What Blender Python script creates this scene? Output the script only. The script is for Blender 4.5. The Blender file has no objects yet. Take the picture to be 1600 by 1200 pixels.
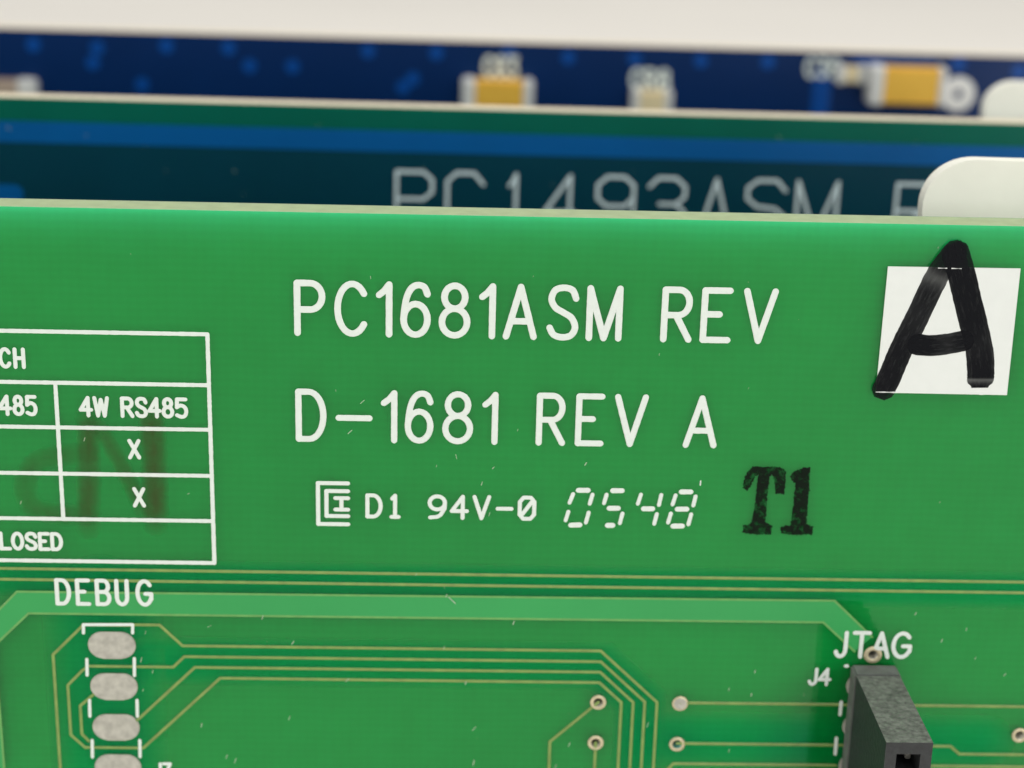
import bpy, bmesh, math, random
from mathutils import Vector, Matrix
random.seed(7)
C = bpy.context.scene.collection
scene = bpy.context.scene
# 1 Blender unit = 1 cm; board drawings below are in millimetres (x to the right, u measured from the board's top edge)
scene.unit_settings.system = 'METRIC'
scene.unit_settings.scale_length = 0.01
BOARD_H = 10.0                      # boards stand 10 cm above the table

# ------------------------------------------------------------------ camera
cam_d = bpy.data.cameras.new('camera')
cam = bpy.data.objects.new('camera', cam_d)
C.objects.link(cam)
pitch, yaw, roll = 0.316616, 0.0306647, 0.0263188
fwd = Vector((math.sin(yaw) * math.cos(pitch), math.cos(yaw) * math.cos(pitch), -math.sin(pitch)))
right0 = Vector((math.cos(yaw), -math.sin(yaw), 0))
up0 = right0.cross(fwd)
right = right0 * math.cos(roll) + up0 * math.sin(roll)
up = -right0 * math.sin(roll) + up0 * math.cos(roll)
M = Matrix((right, up, -fwd)).transposed().to_4x4()
M.translation = Vector((0, -8.697, BOARD_H + 1.95))
cam.matrix_world = M
cam_d.sensor_width = 36
cam_d.lens = 2717.995 / 1600 * 36
cam_d.clip_start = 0.1
cam_d.clip_end = 2000
cam_d.dof.use_dof = True
cam_d.dof.focus_distance = 9.02
cam_d.dof.aperture_fstop = 0.35
scene.camera = cam

# ------------------------------------------------------------------ light
scene.view_settings.view_transform = 'Standard'
scene.view_settings.look = 'None'
scene.view_settings.exposure = 0.40
scene.view_settings.gamma = 1.0
world = bpy.data.worlds.new('World')
scene.world = world
world.use_nodes = True
bg = world.node_tree.nodes['Background']
bg.inputs['Color'].default_value = (0.97, 1.0, 0.985, 1)
bg.inputs['Strength'].default_value = 0.46

def area(name, loc, target, size, power, color):
    d = bpy.data.lights.new(name, 'AREA')
    d.shape = 'RECTANGLE'
    d.size, d.size_y = size
    d.energy = power
    d.color = color
    o = bpy.data.objects.new(name, d)
    C.objects.link(o)
    o.location = loc
    o.rotation_euler = (Vector(target) - Vector(loc)).to_track_quat('-Z', 'Y').to_euler()
    return o
area('ceiling_light', (25, 10, 150), (0, 20, 8), (120, 90), 86000, (1.0, 0.985, 0.94))
area('window_light', (75, -165, 40), (0, 0, 8), (70, 60), 47000, (0.97, 1.0, 0.99))

# ------------------------------------------------------------------ materials
def new_mat(name):
    m = bpy.data.materials.new(name)
    m.use_nodes = True
    nt = m.node_tree
    b = nt.nodes['Principled BSDF']
    return m, nt, b

def node(nt, kind, **kw):
    n = nt.nodes.new(kind)
    for k, v in kw.items():
        if k in n.inputs.keys() if hasattr(n.inputs, 'keys') else False:
            n.inputs[k].default_value = v
        else:
            setattr(n, k, v)
    return n

def plain(name, col, rough=0.5, metal=0.0, spec=0.5, noise=0.0, nscale=8.0, bump=0.0, bscale=60.0, sss=0.0, srad=(0.1, 0.1, 0.1)):
    """one-colour material with a little procedural mottling and relief, in object space"""
    m, nt, b = new_mat(name)
    b.inputs['Roughness'].default_value = rough
    b.inputs['Metallic'].default_value = metal
    b.inputs['Specular IOR Level'].default_value = spec
    b.inputs['Base Color'].default_value = (*col, 1)
    tc = node(nt, 'ShaderNodeTexCoord')
    if noise > 0:
        n = node(nt, 'ShaderNodeTexNoise')
        n.inputs['Scale'].default_value = nscale
        n.inputs['Detail'].default_value = 4
        nt.links.new(tc.outputs['Object'], n.inputs['Vector'])
        r = node(nt, 'ShaderNodeMapRange')
        r.inputs['From Min'].default_value = 0.3
        r.inputs['From Max'].default_value = 0.7
        r.inputs['To Min'].default_value = 1 - noise
        r.inputs['To Max'].default_value = 1 + noise
        nt.links.new(n.outputs['Fac'], r.inputs['Value'])
        mx = node(nt, 'ShaderNodeVectorMath', operation='SCALE')
        mx.inputs[0].default_value = col
        nt.links.new(r.outputs['Result'], mx.inputs['Scale'])
        nt.links.new(mx.outputs['Vector'], b.inputs['Base Color'])
    if bump > 0:
        n2 = node(nt, 'ShaderNodeTexNoise')
        n2.inputs['Scale'].default_value = bscale
        n2.inputs['Detail'].default_value = 3
        nt.links.new(tc.outputs['Object'], n2.inputs['Vector'])
        bp = node(nt, 'ShaderNodeBump')
        bp.inputs['Strength'].default_value = bump
        bp.inputs['Distance'].default_value = 0.01
        nt.links.new(n2.outputs['Fac'], bp.inputs['Height'])
        nt.links.new(bp.outputs['Normal'], b.inputs['Normal'])
    if sss > 0:
        b.inputs['Subsurface Weight'].default_value = sss
        b.inputs['Subsurface Radius'].default_value = srad
        b.inputs['Subsurface Scale'].default_value = 1.0
    return m

def mask_mat(name, col, rough=0.3, spec=0.5, sss=0.0, srad=(0.1, 0.1, 0.1), weave=0.05, mottle=0.08):
    """solder mask over woven glass: faint weave grid, slow mottling, slightly wavy gloss"""
    m, nt, b = new_mat(name)
    b.inputs['Roughness'].default_value = rough
    b.inputs['Specular IOR Level'].default_value = spec
    tc = node(nt, 'ShaderNodeTexCoord')
    w1 = node(nt, 'ShaderNodeTexWave', wave_type='BANDS', bands_direction='X')
    w2 = node(nt, 'ShaderNodeTexWave', wave_type='BANDS', bands_direction='Z')
    for w, sc in ((w1, 6.4), (w2, 7.6)):
        w.inputs['Scale'].default_value = sc
        w.inputs['Distortion'].default_value = 1.2
        w.inputs['Detail'].default_value = 2
        w.inputs['Detail Scale'].default_value = 0.6
        nt.links.new(tc.outputs['Object'], w.inputs['Vector'])
    n = node(nt, 'ShaderNodeTexNoise')
    n.inputs['Scale'].default_value = 1.1
    n.inputs['Detail'].default_value = 5
    n.inputs['Roughness'].default_value = 0.6
    nt.links.new(tc.outputs['Object'], n.inputs['Vector'])
    a1 = node(nt, 'ShaderNodeMath', operation='ADD')
    nt.links.new(w1.outputs['Fac'], a1.inputs[0])
    nt.links.new(w2.outputs['Fac'], a1.inputs[1])
    r1 = node(nt, 'ShaderNodeMapRange')
    r1.inputs['From Max'].default_value = 2
    r1.inputs['To Min'].default_value = 1 - weave
    r1.inputs['To Max'].default_value = 1 + weave
    nt.links.new(a1.outputs[0], r1.inputs['Value'])
    r2 = node(nt, 'ShaderNodeMapRange')
    r2.inputs['From Min'].default_value = 0.3
    r2.inputs['From Max'].default_value = 0.7
    r2.inputs['To Min'].default_value = 1 - mottle
    r2.inputs['To Max'].default_value = 1 + mottle
    nt.links.new(n.outputs['Fac'], r2.inputs['Value'])
    mu = node(nt, 'ShaderNodeMath', operation='MULTIPLY')
    nt.links.new(r1.outputs['Result'], mu.inputs[0])
    nt.links.new(r2.outputs['Result'], mu.inputs[1])
    sc = node(nt, 'ShaderNodeVectorMath', operation='SCALE')
    sc.inputs[0].default_value = col
    nt.links.new(mu.outputs[0], sc.inputs['Scale'])
    nt.links.new(sc.outputs['Vector'], b.inputs['Base Color'])
    bp = node(nt, 'ShaderNodeBump')
    bp.inputs['Strength'].default_value = 0.12
    bp.inputs['Distance'].default_value = 0.002
    nt.links.new(a1.outputs[0], bp.inputs['Height'])
    nt.links.new(bp.outputs['Normal'], b.inputs['Normal'])
    if sss > 0:
        b.inputs['Subsurface Weight'].default_value = sss
        b.inputs['Subsurface Radius'].default_value = srad
        b.inputs['Subsurface Scale'].default_value = 1.0
    return m

def ink_mat(name, col, alpha, lo, hi, scale, stretch=None, rough=0.45):
    """ink film: worn through where a noise is low; 'fade' is the film's own opacity"""
    m, nt, b = new_mat(name)
    b.inputs['Base Color'].default_value = (*col, 1)
    b.inputs['Roughness'].default_value = rough
    b.inputs['Specular IOR Level'].default_value = 0.08
    tc = node(nt, 'ShaderNodeTexCoord')
    n = node(nt, 'ShaderNodeTexNoise')
    n.inputs['Scale'].default_value = scale
    n.inputs['Detail'].default_value = 5
    n.inputs['Roughness'].default_value = 0.65
    if stretch:
        uv = node(nt, 'ShaderNodeUVMap')
        mp = node(nt, 'ShaderNodeMapping')
        mp.inputs['Scale'].default_value = stretch
        nt.links.new(uv.outputs['UV'], mp.inputs['Vector'])
        nt.links.new(mp.outputs['Vector'], n.inputs['Vector'])
    else:
        nt.links.new(tc.outputs['Object'], n.inputs['Vector'])
    r = node(nt, 'ShaderNodeMapRange')
    r.inputs['From Min'].default_value = lo
    r.inputs['From Max'].default_value = hi
    nt.links.new(n.outputs['Fac'], r.inputs['Value'])
    at = node(nt, 'ShaderNodeAttribute', attribute_name='fade')
    mu = node(nt, 'ShaderNodeMath', operation='MULTIPLY')
    nt.links.new(at.outputs['Fac'], mu.inputs[0])
    r.inputs['To Min'].default_value = alpha[0]
    r.inputs['To Max'].default_value = alpha[1]
    nt.links.new(r.outputs['Result'], mu.inputs[1])
    nt.links.new(mu.outputs[0], b.inputs['Alpha'])
    return m

def film_mat(name, tint, rough=0.07):
    """solder mask as a tinted clear film over the pale laminate, with a faint weave"""
    m, nt, b = new_mat(name)
    nt.nodes.remove(b)
    out = nt.nodes['Material Output']
    tc = node(nt, 'ShaderNodeTexCoord')
    w1 = node(nt, 'ShaderNodeTexWave', wave_type='BANDS', bands_direction='X')
    w2 = node(nt, 'ShaderNodeTexWave', wave_type='BANDS', bands_direction='Z')
    for w, sc in ((w1, 6.4), (w2, 7.6)):
        w.inputs['Scale'].default_value = sc
        w.inputs['Distortion'].default_value = 2.0
        w.inputs['Detail'].default_value = 2
        w.inputs['Detail Scale'].default_value = 0.5
        nt.links.new(tc.outputs['Object'], w.inputs['Vector'])
    a1 = node(nt, 'ShaderNodeMath', operation='MULTIPLY_ADD')
    nt.links.new(w1.outputs['Fac'], a1.inputs[0])
    a1.inputs[1].default_value = 0.5
    nt.links.new(w2.outputs['Fac'], a1.inputs[2])
    n = node(nt, 'ShaderNodeTexNoise')
    n.inputs['Scale'].default_value = 0.7
    n.inputs['Detail'].default_value = 6
    n.inputs['Roughness'].default_value = 0.6
    mp = node(nt, 'ShaderNodeMapping')
    mp.inputs['Scale'].default_value = (0.5, 1, 1.6)
    nt.links.new(tc.outputs['Object'], mp.inputs['Vector'])
    nt.links.new(mp.outputs['Vector'], n.inputs['Vector'])
    f = node(nt, 'ShaderNodeMath', operation='MULTIPLY_ADD')
    nt.links.new(a1.outputs[0], f.inputs[0])
    f.inputs[1].default_value = 0.03
    f.inputs[2].default_value = 0.88
    f2 = node(nt, 'ShaderNodeMath', operation='MULTIPLY_ADD')
    nt.links.new(n.outputs['Fac'], f2.inputs[0])
    f2.inputs[1].default_value = 0.20
    nt.links.new(f.outputs[0], f2.inputs[2])
    sc = node(nt, 'ShaderNodeVectorMath', operation='SCALE')
    sc.inputs[0].default_value = tint
    nt.links.new(f2.outputs[0], sc.inputs['Scale'])
    tr = node(nt, 'ShaderNodeBsdfTransparent')
    nt.links.new(sc.outputs['Vector'], tr.inputs['Color'])
    gl = node(nt, 'ShaderNodeBsdfGlossy')
    gl.inputs['Roughness'].default_value = rough
    fr = node(nt, 'ShaderNodeFresnel')
    fr.inputs['IOR'].default_value = 1.5
    bp = node(nt, 'ShaderNodeBump')
    bp.inputs['Strength'].default_value = 0.08
    bp.inputs['Distance'].default_value = 0.002
    nt.links.new(a1.outputs[0], bp.inputs['Height'])
    nt.links.new(bp.outputs['Normal'], gl.inputs['Normal'])
    mx = node(nt, 'ShaderNodeMixShader')
    nt.links.new(fr.outputs['Fac'], mx.inputs[0])
    nt.links.new(tr.outputs[0], mx.inputs[1])
    nt.links.new(gl.outputs[0], mx.inputs[2])
    nt.links.new(mx.outputs[0], out.inputs['Surface'])
    return m
M_MASK = film_mat('green solder mask', (0.045, 0.672, 0.282))
def pool_mat(name, tint):
    m, nt, b = new_mat(name)
    nt.nodes.remove(b)
    out = nt.nodes['Material Output']
    at = node(nt, 'ShaderNodeAttribute', attribute_name='fade')
    mx = node(nt, 'ShaderNodeMix', data_type='RGBA')
    mx.inputs[6].default_value = (1, 1, 1, 1)
    mx.inputs[7].default_value = (*tint, 1)
    nt.links.new(at.outputs['Fac'], mx.inputs[0])
    tr = node(nt, 'ShaderNodeBsdfTransparent')
    nt.links.new(mx.outputs[2], tr.inputs['Color'])
    nt.links.new(tr.outputs[0], out.inputs['Surface'])
    return m
M_POOL = pool_mat('mask pooled between traces', (0.45, 0.985, 1.0))
M_CORE = plain('pale glass epoxy', (0.86, 0.92, 0.80), 0.8, spec=0.0, noise=0.04, nscale=6, sss=1.0, srad=(0.30, 0.36, 0.36))
M_OVER = mask_mat('green mask over copper', (0.045, 0.385, 0.105), 0.34, 0.3, weave=0.0, mottle=0.05)
M_TRACE = plain('thin mask over copper edge', (0.25, 0.365, 0.095), 0.4, noise=0.16, nscale=14)
M_EDGE = plain('thin mask at band edge', (0.15, 0.42, 0.11), 0.4, noise=0.12, nscale=14)
M_FR4 = plain('cut glass epoxy edge', (0.38, 0.46, 0.25), 0.75, noise=0.08, nscale=12, bump=0.12, bscale=60, sss=0.4, srad=(0.12, 0.12, 0.06))
M_SILK = plain('white silkscreen ink', (0.87, 0.93, 0.875), 0.5, noise=0.03, nscale=30, bump=0.15, bscale=90)
M_TIN = plain('tinned pad', (0.53, 0.51, 0.45), 0.45, metal=0.3, noise=0.17, nscale=22, bump=0.35, bscale=45)
M_GOLD = plain('bare copper ring', (0.70, 0.60, 0.40), 0.42, metal=0.4, noise=0.15, nscale=40)
M_BARREL = plain('plated hole wall', (0.62, 0.60, 0.54), 0.3, metal=0.8, noise=0.2, nscale=40)
M_STICK = plain('white paper sticker', (0.90, 0.92, 0.89), 0.6, noise=0.015, nscale=12, bump=0.08, bscale=120)
M_MARK = ink_mat('black marker ink', (0.005, 0.0055, 0.008), (0.88, 1.0), 0.30, 0.50, 1.0, (9.0, 1.6, 1.0), 0.4)
M_STAMP = ink_mat('black stamped ink', (0.005, 0.010, 0.006), (0.40, 0.98), 0.34, 0.50, 24.0)
M_SMUDGE = ink_mat('wiped marker stain', (0.085, 0.030, 0.022), (0.40, 0.90), 0.3, 0.7, 6.0, None, 0.4)
M_HEAD = plain('dusty black plastic', (0.032, 0.034, 0.036), 0.6, noise=0.2, nscale=30, bump=0.5, bscale=40)
M_HEADT = plain('dusty lit top of black plastic', (0.165, 0.17, 0.15), 0.9, noise=0.42, nscale=34, bump=0.9, bscale=40)  # dust, plus the lit top's paleness painted in against the darker shaded sides
M_HEADB = plain('grey plastic foot', (0.16, 0.165, 0.155), 0.7, noise=0.2, nscale=16, bump=0.3, bscale=40)
M_DUST = plain('pale dust', (0.52, 0.66, 0.48), 0.9)
M_TEAL = mask_mat('dark mask over plane', (0.001, 0.048, 0.084), 0.3, 0.3, weave=0.04)
M_DGREEN = mask_mat('dark green mask', (0.001, 0.145, 0.10), 0.3, 0.2, sss=0.4, srad=(0.02, 0.10, 0.06))
M_BLUEB = mask_mat('blue mask over copper', (0.001, 0.11, 0.37), 0.3, 0.3, weave=0.02)
M_SILK2 = plain('thin grey white ink', (0.82, 0.95, 1.0), 0.5, noise=0.05, nscale=30)
M_NAVY = mask_mat('navy solder mask', (0.0015, 0.024, 0.118), 0.3, 0.25, weave=0.03)
M_NAVYC = mask_mat('blue mask over via', (0.003, 0.075, 0.36), 0.3, 0.25, weave=0.0)
M_FR4B = plain('tan board edge', (0.82, 0.71, 0.53), 0.75, noise=0.12, nscale=20, bump=0.2, bscale=60)
M_NYLON = plain('white plastic', (0.98, 0.94, 0.83), 0.5, noise=0.02, nscale=6, bump=0.05, bscale=50, sss=0.0, srad=(0.2, 0.2, 0.16))
M_AMBER = plain('amber capacitor moulding', (1.0, 0.57, 0.07), 0.4, noise=0.06, nscale=10)
M_CREAM = plain('cream capacitor moulding', (0.95, 0.78, 0.48), 0.4, noise=0.06, nscale=10)
M_DULL = plain('dull brown capacitor moulding', (0.50, 0.38, 0.30), 0.5, noise=0.1, nscale=10)
M_ENDCAP = plain('tinned end cap', (0.88, 0.86, 0.84), 0.45, metal=0.1, noise=0.08, nscale=20)
M_TABLE = plain('off white table', (0.93, 0.86, 0.785), 0.6, noise=0.03, nscale=0.05, bump=0.05, bscale=4)

# ------------------------------------------------------------------ drawing data (mm)
D_row1 = [('P', -8.546, -7.26, -6.377, -3.706), ('C', -6.467, -5.056, -6.377, -3.706), ('1', -4.315, -3.802, -6.377, -3.706), ('6', -3.052, -1.814, -6.377, -3.706), ('8', -1.063, 0.247, -6.377, -3.706), ('1', 1.018, 1.549, -6.377, -3.706), ('A', 2.284, 3.72, -6.377, -3.706), ('S', 4.547, 5.897, -6.377, -3.706), ('M', 6.609, 8.147, -6.377, -3.706), ('R', 10.508, 11.817, -6.377, -3.706), ('E', 12.576, 13.86, -6.377, -3.706), ('V', 14.745, 16.218, -6.377, -3.706)]
D_row2 = [('D', -8.553, -7.25, -12.241, -9.606), ('-', -6.441, -4.821, -12.241, -9.606), ('1', -4.055, -3.514, -12.241, -9.606), ('6', -2.793, -1.603, -12.241, -9.606), ('8', -0.809, 0.5, -12.241, -9.606), ('1', 1.295, 1.811, -12.241, -9.606), ('R', 4.163, 5.404, -12.241, -9.606), ('E', 6.248, 7.453, -12.241, -9.606), ('V', 8.289, 9.759, -12.241, -9.606), ('A', 12.016, 13.498, -12.241, -9.606)]
D_row3 = [('D', -4.933, -4.224, -16.63, -15.402), ('i', -3.638, -3.26, -16.63, -15.402), ('9', -1.595, -0.772, -16.63, -15.402), ('4', -0.393, 0.413, -16.63, -15.402), ('V', 0.811, 1.598, -16.63, -15.402), ('-', 2.072, 2.812, -16.63, -15.402), ('0/', 3.259, 4.037, -16.63, -15.402)]
D_logo = [-7.575, -5.971, -17.102, -14.739]
D_date = [((6.302, -14.936), (6.984, -14.925)), ((6.119, -15.112), (5.921, -15.696)), ((7.162, -15.126), (7.016, -15.74)), ((5.899, -16.137), (5.748, -16.724)), ((6.994, -16.171), (6.849, -16.841)), ((5.966, -16.968), (6.614, -16.937)), ((8.151, -14.927), (8.814, -14.916)), ((7.921, -15.114), (7.784, -15.697)), ((8.004, -15.95), (8.651, -15.939)), ((8.824, -16.193), (8.691, -16.843)), ((7.951, -16.947), (8.399, -16.94)), ((9.772, -15.084), (9.611, -15.699)), ((10.865, -15.087), (10.757, -15.753)), ((9.862, -15.951), (10.509, -15.941)), ((10.684, -16.194), (10.556, -16.855)), ((11.856, -14.939), (12.521, -14.928)), ((11.646, -15.095), (11.489, -15.71)), ((12.724, -15.139), (12.617, -15.754)), ((11.692, -15.943), (12.36, -15.932)), ((11.446, -16.152), (11.307, -16.771)), ((12.546, -16.186), (12.412, -16.857)), ((11.507, -16.933), (12.176, -16.922)), ((12.941, -14.291), (12.935, -14.524))]
D_stampT = [(15.703, -13.406), (16.18, -13.438), (17.129, -13.443), (17.497, -13.659), (17.53, -15.0), (17.031, -14.968), (16.92, -14.226), (16.762, -13.874), (16.645, -13.977), (16.627, -14.383), (16.607, -15.711), (16.615, -16.637), (16.975, -16.837), (16.983, -17.355), (16.216, -17.387), (15.409, -17.255), (15.412, -16.862), (15.836, -16.752), (15.957, -15.721), (16.009, -14.393), (16.04, -13.886), (15.886, -13.989), (15.723, -14.398), (15.496, -14.829), (15.256, -14.66), (15.267, -14.253), (15.441, -13.744)]
D_stamp1 = [(17.89, -13.704), (18.366, -13.463), (18.79, -13.416), (18.811, -14.043), (18.843, -15.676), (18.858, -16.725), (19.205, -16.854), (19.223, -17.32), (18.38, -17.375), (17.488, -17.285), (17.441, -16.913), (17.998, -16.78), (18.04, -15.688), (18.073, -14.36), (17.872, -14.221), (17.738, -13.959)]
D_mk = [[(25.359, -1.325), (24.708, -2.336), (24.311, -3.258), (23.715, -4.928), (23.068, -6.618), (22.595, -8.135), (22.307, -8.947)], [(25.315, -1.326), (25.805, -2.589), (26.264, -3.956), (26.782, -5.429), (27.196, -6.731), (27.383, -7.86), (27.407, -8.667)], [(23.814, -6.399), (24.587, -6.45), (25.48, -6.34), (26.362, -6.137)]]
D_mkw = [1.077, 1.111, 0.957]
D_sticker = [(21.938, -2.235), (28.843, -2.211), (28.919, -9.117), (21.92, -9.097)]
D_tbl = {'top': (-18.508, -6.554), 'right': (-13.214, -12.805), 'bot': (-19.005, -19.486), 'rows': [-9.337, -11.816, -14.426, -17.03], 'div': -21.211}
D_t_ch = [('C', -23.98, -23.505, -8.503, -7.548), ('H', -23.214, -22.784, -8.503, -7.548)]
D_t_485 = [('4', -24.21, -23.629, -11.112, -10.14), ('8', -23.424, -23.002, -11.112, -10.14), ('5', -22.762, -22.317, -11.112, -10.14)]
D_t_4w = [('4', -19.959, -19.422, -11.116, -10.143), ('W', -19.228, -18.565, -11.116, -10.143), ('R', -17.788, -17.273, -11.116, -10.143), ('S', -17.033, -16.552, -11.116, -10.143), ('4', -16.37, -15.843, -11.116, -10.143), ('8', -15.637, -15.179, -11.116, -10.143), ('5', -14.95, -14.446, -11.116, -10.143)]
D_t_x1 = [('X', -17.5, -17.016, -13.442, -12.503)]
D_t_x2 = [('X', -17.362, -16.874, -16.191, -15.235)]
D_t_losed = [('L', -24.616, -24.16, -18.804, -17.909), ('O', -23.985, -23.482, -18.804, -17.909), ('S', -23.26, -22.757, -18.804, -17.909), ('E', -22.535, -22.09, -18.804, -17.909), ('D', -21.88, -21.412, -18.804, -17.909)]
D_t_debug = [('D', -21.796, -21.149, -22.02, -20.62), ('E', -20.687, -20.087, -22.02, -20.62), ('B', -19.626, -18.979, -22.02, -20.62), ('U', -18.563, -18.008, -22.02, -20.62), ('G', -17.453, -16.685, -22.02, -20.62)]
D_t_j3 = [('J', -16.843, -16.603, -32.959, -31.863), ('3', -16.411, -16.047, -32.959, -31.863)]
D_t_jtag = [('J', 21.067, 21.604, -24.629, -23.177), ('T', 22.052, 22.884, -24.629, -23.177), ('A', 23.131, 23.999, -24.629, -23.177), ('G', 24.251, 25.219, -24.629, -23.177)]
D_t_j4 = [('J', 19.732, 20.109, -26.38, -25.45), ('4', 20.31, 20.877, -26.38, -25.45)]
D_brk = [[(-20.49, -23.765), (-20.464, -23.269), (-17.784, -23.231), (-17.806, -23.727)], [(-20.385, -25.375), (-20.415, -26.341)], [(-20.363, -27.905), (-20.394, -28.897)], [(-20.346, -30.422), (-20.38, -31.474)], [(-17.778, -25.288), (-17.814, -26.338)], [(-17.737, -27.871), (-17.759, -28.863)], [(-17.69, -30.39), (-17.713, -31.42)], [(-20.333, -33.036), (-20.354, -33.862)], [(-17.625, -33.004), (-17.639, -33.831)]]
D_pads = [[-20.296, -17.679, -25.336, -23.692], [-20.302, -17.664, -27.888, -26.226], [-20.22, -17.656, -30.405, -28.76]]
D_traces = [[(-17.722, -23.261), (-16.323, -23.261), (-15.11, -24.505), (7.983, -24.505), (11.28, -27.659), (11.28, -32.506)], [(-20.761, -30.914), (-21.528, -30.113), (-21.528, -27.02), (-20.704, -26.113), (-20.315, -25.819), (-15.669, -25.819), (-15.038, -25.167), (8.01, -25.167), (10.587, -27.636), (10.587, -32.514)], [(-18.913, -30.081), (-17.632, -28.99), (-14.478, -25.815), (8.007, -25.815), (9.936, -27.676), (9.936, -32.522)], [(-20.761, -30.895), (-17.519, -30.895), (-13.102, -26.465), (7.985, -26.465), (9.265, -27.685), (9.265, -32.529)], [(-17.722, -23.301), (-20.467, -23.301), (-22.233, -25.139), (-22.233, -28.995), (-22.233, -32.891)], [(-19.626, -27.1), (-20.91, -28.284), (-20.91, -30.051), (-20.549, -30.479)], [(-25.163, -19.992), (32.049, -19.992)], [(-25.204, -20.634), (32.129, -20.634)], [(7.971, -27.702), (5.339, -30.218), (5.339, -32.575)], [(7.93, -30.263), (7.93, -32.544)], [(12.579, -27.669), (32.968, -27.669)], [(12.547, -30.24), (28.134, -30.24), (28.698, -30.733), (33.345, -30.733)], [(11.625, -32.502), (12.403, -31.542), (21.66, -31.542)], [(26.988, -31.518), (33.438, -31.518)]]
D_band_up = [(-28.265, -25.9), (-23.963, -21.352), (20.758, -21.252), (23.042, -23.434)]
D_band_lo = [(22.136, -24.333), (20.244, -22.572), (-23.415, -22.642), (-25.378, -24.61), (-25.367, -32.273)]
D_vias = [(7.971, -27.702), (7.93, -30.263), (12.581, -27.718), (12.549, -30.294), (32.02, -29.487), (23.186, -24.536)]
D_hdr_top = [(21.89, -25.129), (24.588, -25.112)]
D_hdr_dash = [[(21.764, -25.23), (21.854, -25.229)], [(21.702, -27.482), (21.705, -28.26)], [(21.622, -29.767), (21.642, -30.773)]]
D_hdr_pad = (21.949, -28.998)
D_b2row = [('P', -4.767, -2.254, -8.398, -4.498), ('C', -1.192, 1.353, -8.398, -4.498), ('1', 3.196, 3.663, -8.398, -4.498), ('4', 5.539, 7.595, -8.398, -4.498), ('9', 9.444, 12.001, -8.398, -4.498), ('3', 13.1, 15.633, -8.398, -4.498), ('A', 16.787, 18.931, -8.398, -4.498), ('S', 20.08, 22.775, -8.398, -4.498), ('M', 23.649, 26.485, -8.398, -4.498), ('R', 30.731, 33.437, -8.398, -4.498)]
D_b2stripe = [-1.645, -3.112]
D_b2blob = (-32.009, -6.568)
D_tab1 = [(24.834, -0.622), (28.234, 2.527)]
D_tab2 = [(37.888, -0.324), (40.742, 2.376)]
D_b3spots = [(-37.968, -1.37), (-32.404, -1.493), (-32.851, -2.788), (-26.362, -1.159), (-20.936, -1.175), (-19.112, -2.689), (-15.342, -2.641), (-28.605, -4.579), (-8.698, -1.114), (-4.726, -3.419), (-5.567, -4.177), (-2.67, -1.115), (8.981, -1.185), (14.88, -1.134), (20.738, -1.141), (26.721, -1.089), (31.776, -3.386), (31.678, -2.253), (43.754, -0.789), (49.223, -1.318), (3.706, -0.883)]
D_b3cap = [[-0.34, 5.914, -5.654, -3.045], [14.67, 18.272, -5.798, -3.634], [35.565, 42.334, -4.329, -0.926], [32.796, 35.484, -2.751, -1.056], [-44.496, -37.644, -7.353, -4.243]]
D_b3txt = [[1.48, 4.594, -3.036, -1.35], [14.576, 18.165, -3.691, -2.108], [30.068, 33.151, -2.253, -0.674]]
D_b3ring = [(43.993, -3.453)]
D_smudge = [[(-19.644, -11.196), (-19.68, -13.037), (-19.908, -17.553)], [(-19.204, -11.555), (-18.568, -12.648), (-17.728, -14.494), (-16.999, -16.493)], [(-16.307, -10.773), (-16.23, -13.227), (-16.304, -17.243)], [(-19.807, -13.286), (-21.719, -13.503), (-22.675, -14.077), (-23.156, -15.332), (-22.811, -16.332), (-21.673, -16.756), (-19.927, -16.792)]]
D_roll = [-0.00491, -0.00559]
D_off = [-0.095, 0.389]
D_fibres = [((-9.104, -24.303), (-8.989, -24.124)), ((-0.654, -21.32), (-0.582, -21.145)), ((-0.504, -21.318), (-0.125, -21.693)), ((-6.155, -26.575), (-5.965, -26.361)), ((0.951, -29.512), (1.139, -29.294)), ((-2.317, -20.069), (-2.253, -19.946)), ((-10.707, -22.801), (-10.647, -22.594)), ((-9.343, -28.994), (-9.263, -28.746)), ((1.03, -31.744), (1.082, -31.415)), ((-0.726, -24.481), (-0.69, -24.292)), ((0.5, -26.636), (0.555, -26.486)), ((-17.118, -23.79), (-17.074, -23.614)), ((-16.81, -26.167), (-16.784, -25.977)), ((-17.44, -25.493), (-17.364, -25.23)), ((-17.391, -27.283), (-17.349, -27.176)), ((-12.901, -31.472), (-12.828, -31.253)), ((-12.428, -31.739), (-12.326, -31.465)), ((-14.23, -29.485), (-14.185, -29.269)), ((10.778, -29.174), (10.842, -28.903)), ((15.249, -26.859), (15.274, -26.645)), ((6.391, -30.477), (6.46, -30.237)), ((15.516, -30.717), (15.525, -30.564)), ((16.632, -25.722), (16.659, -25.563)), ((3.063, -22.917), (3.142, -22.709)), ((5.663, -31.854), (5.753, -31.634)), ((16.538, -27.163), (16.556, -27.002)), ((26.919, -23.676), (26.97, -23.478)), ((28.235, -22.969), (28.259, -22.772)), ((25.278, -22.033), (25.352, -21.885)), ((30.655, -25.709), (30.773, -25.558)), ((28.915, -24.687), (28.958, -24.587)), ((-5.296, -10.209), (-5.089, -10.016)), ((-5.95, -11.903), (-5.751, -11.707)), ((-0.236, -12.985), (-0.178, -13.227)), ((1.608, -16.488), (1.651, -16.283)), ((1.739, -13.764), (1.831, -13.661)), ((1.165, -14.712), (1.218, -14.539)), ((-19.885, -12.547), (-19.818, -12.362)), ((-23.441, -16.191), (-23.384, -16.026)), ((6.673, -13.484), (6.761, -13.331))]

# ------------------------------------------------------------------ helpers
MM = 0.1
def link(name, me, parent=None):
    o = bpy.data.objects.new(name, me)
    C.objects.link(o)
    if parent: o.parent = parent
    return o

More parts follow.
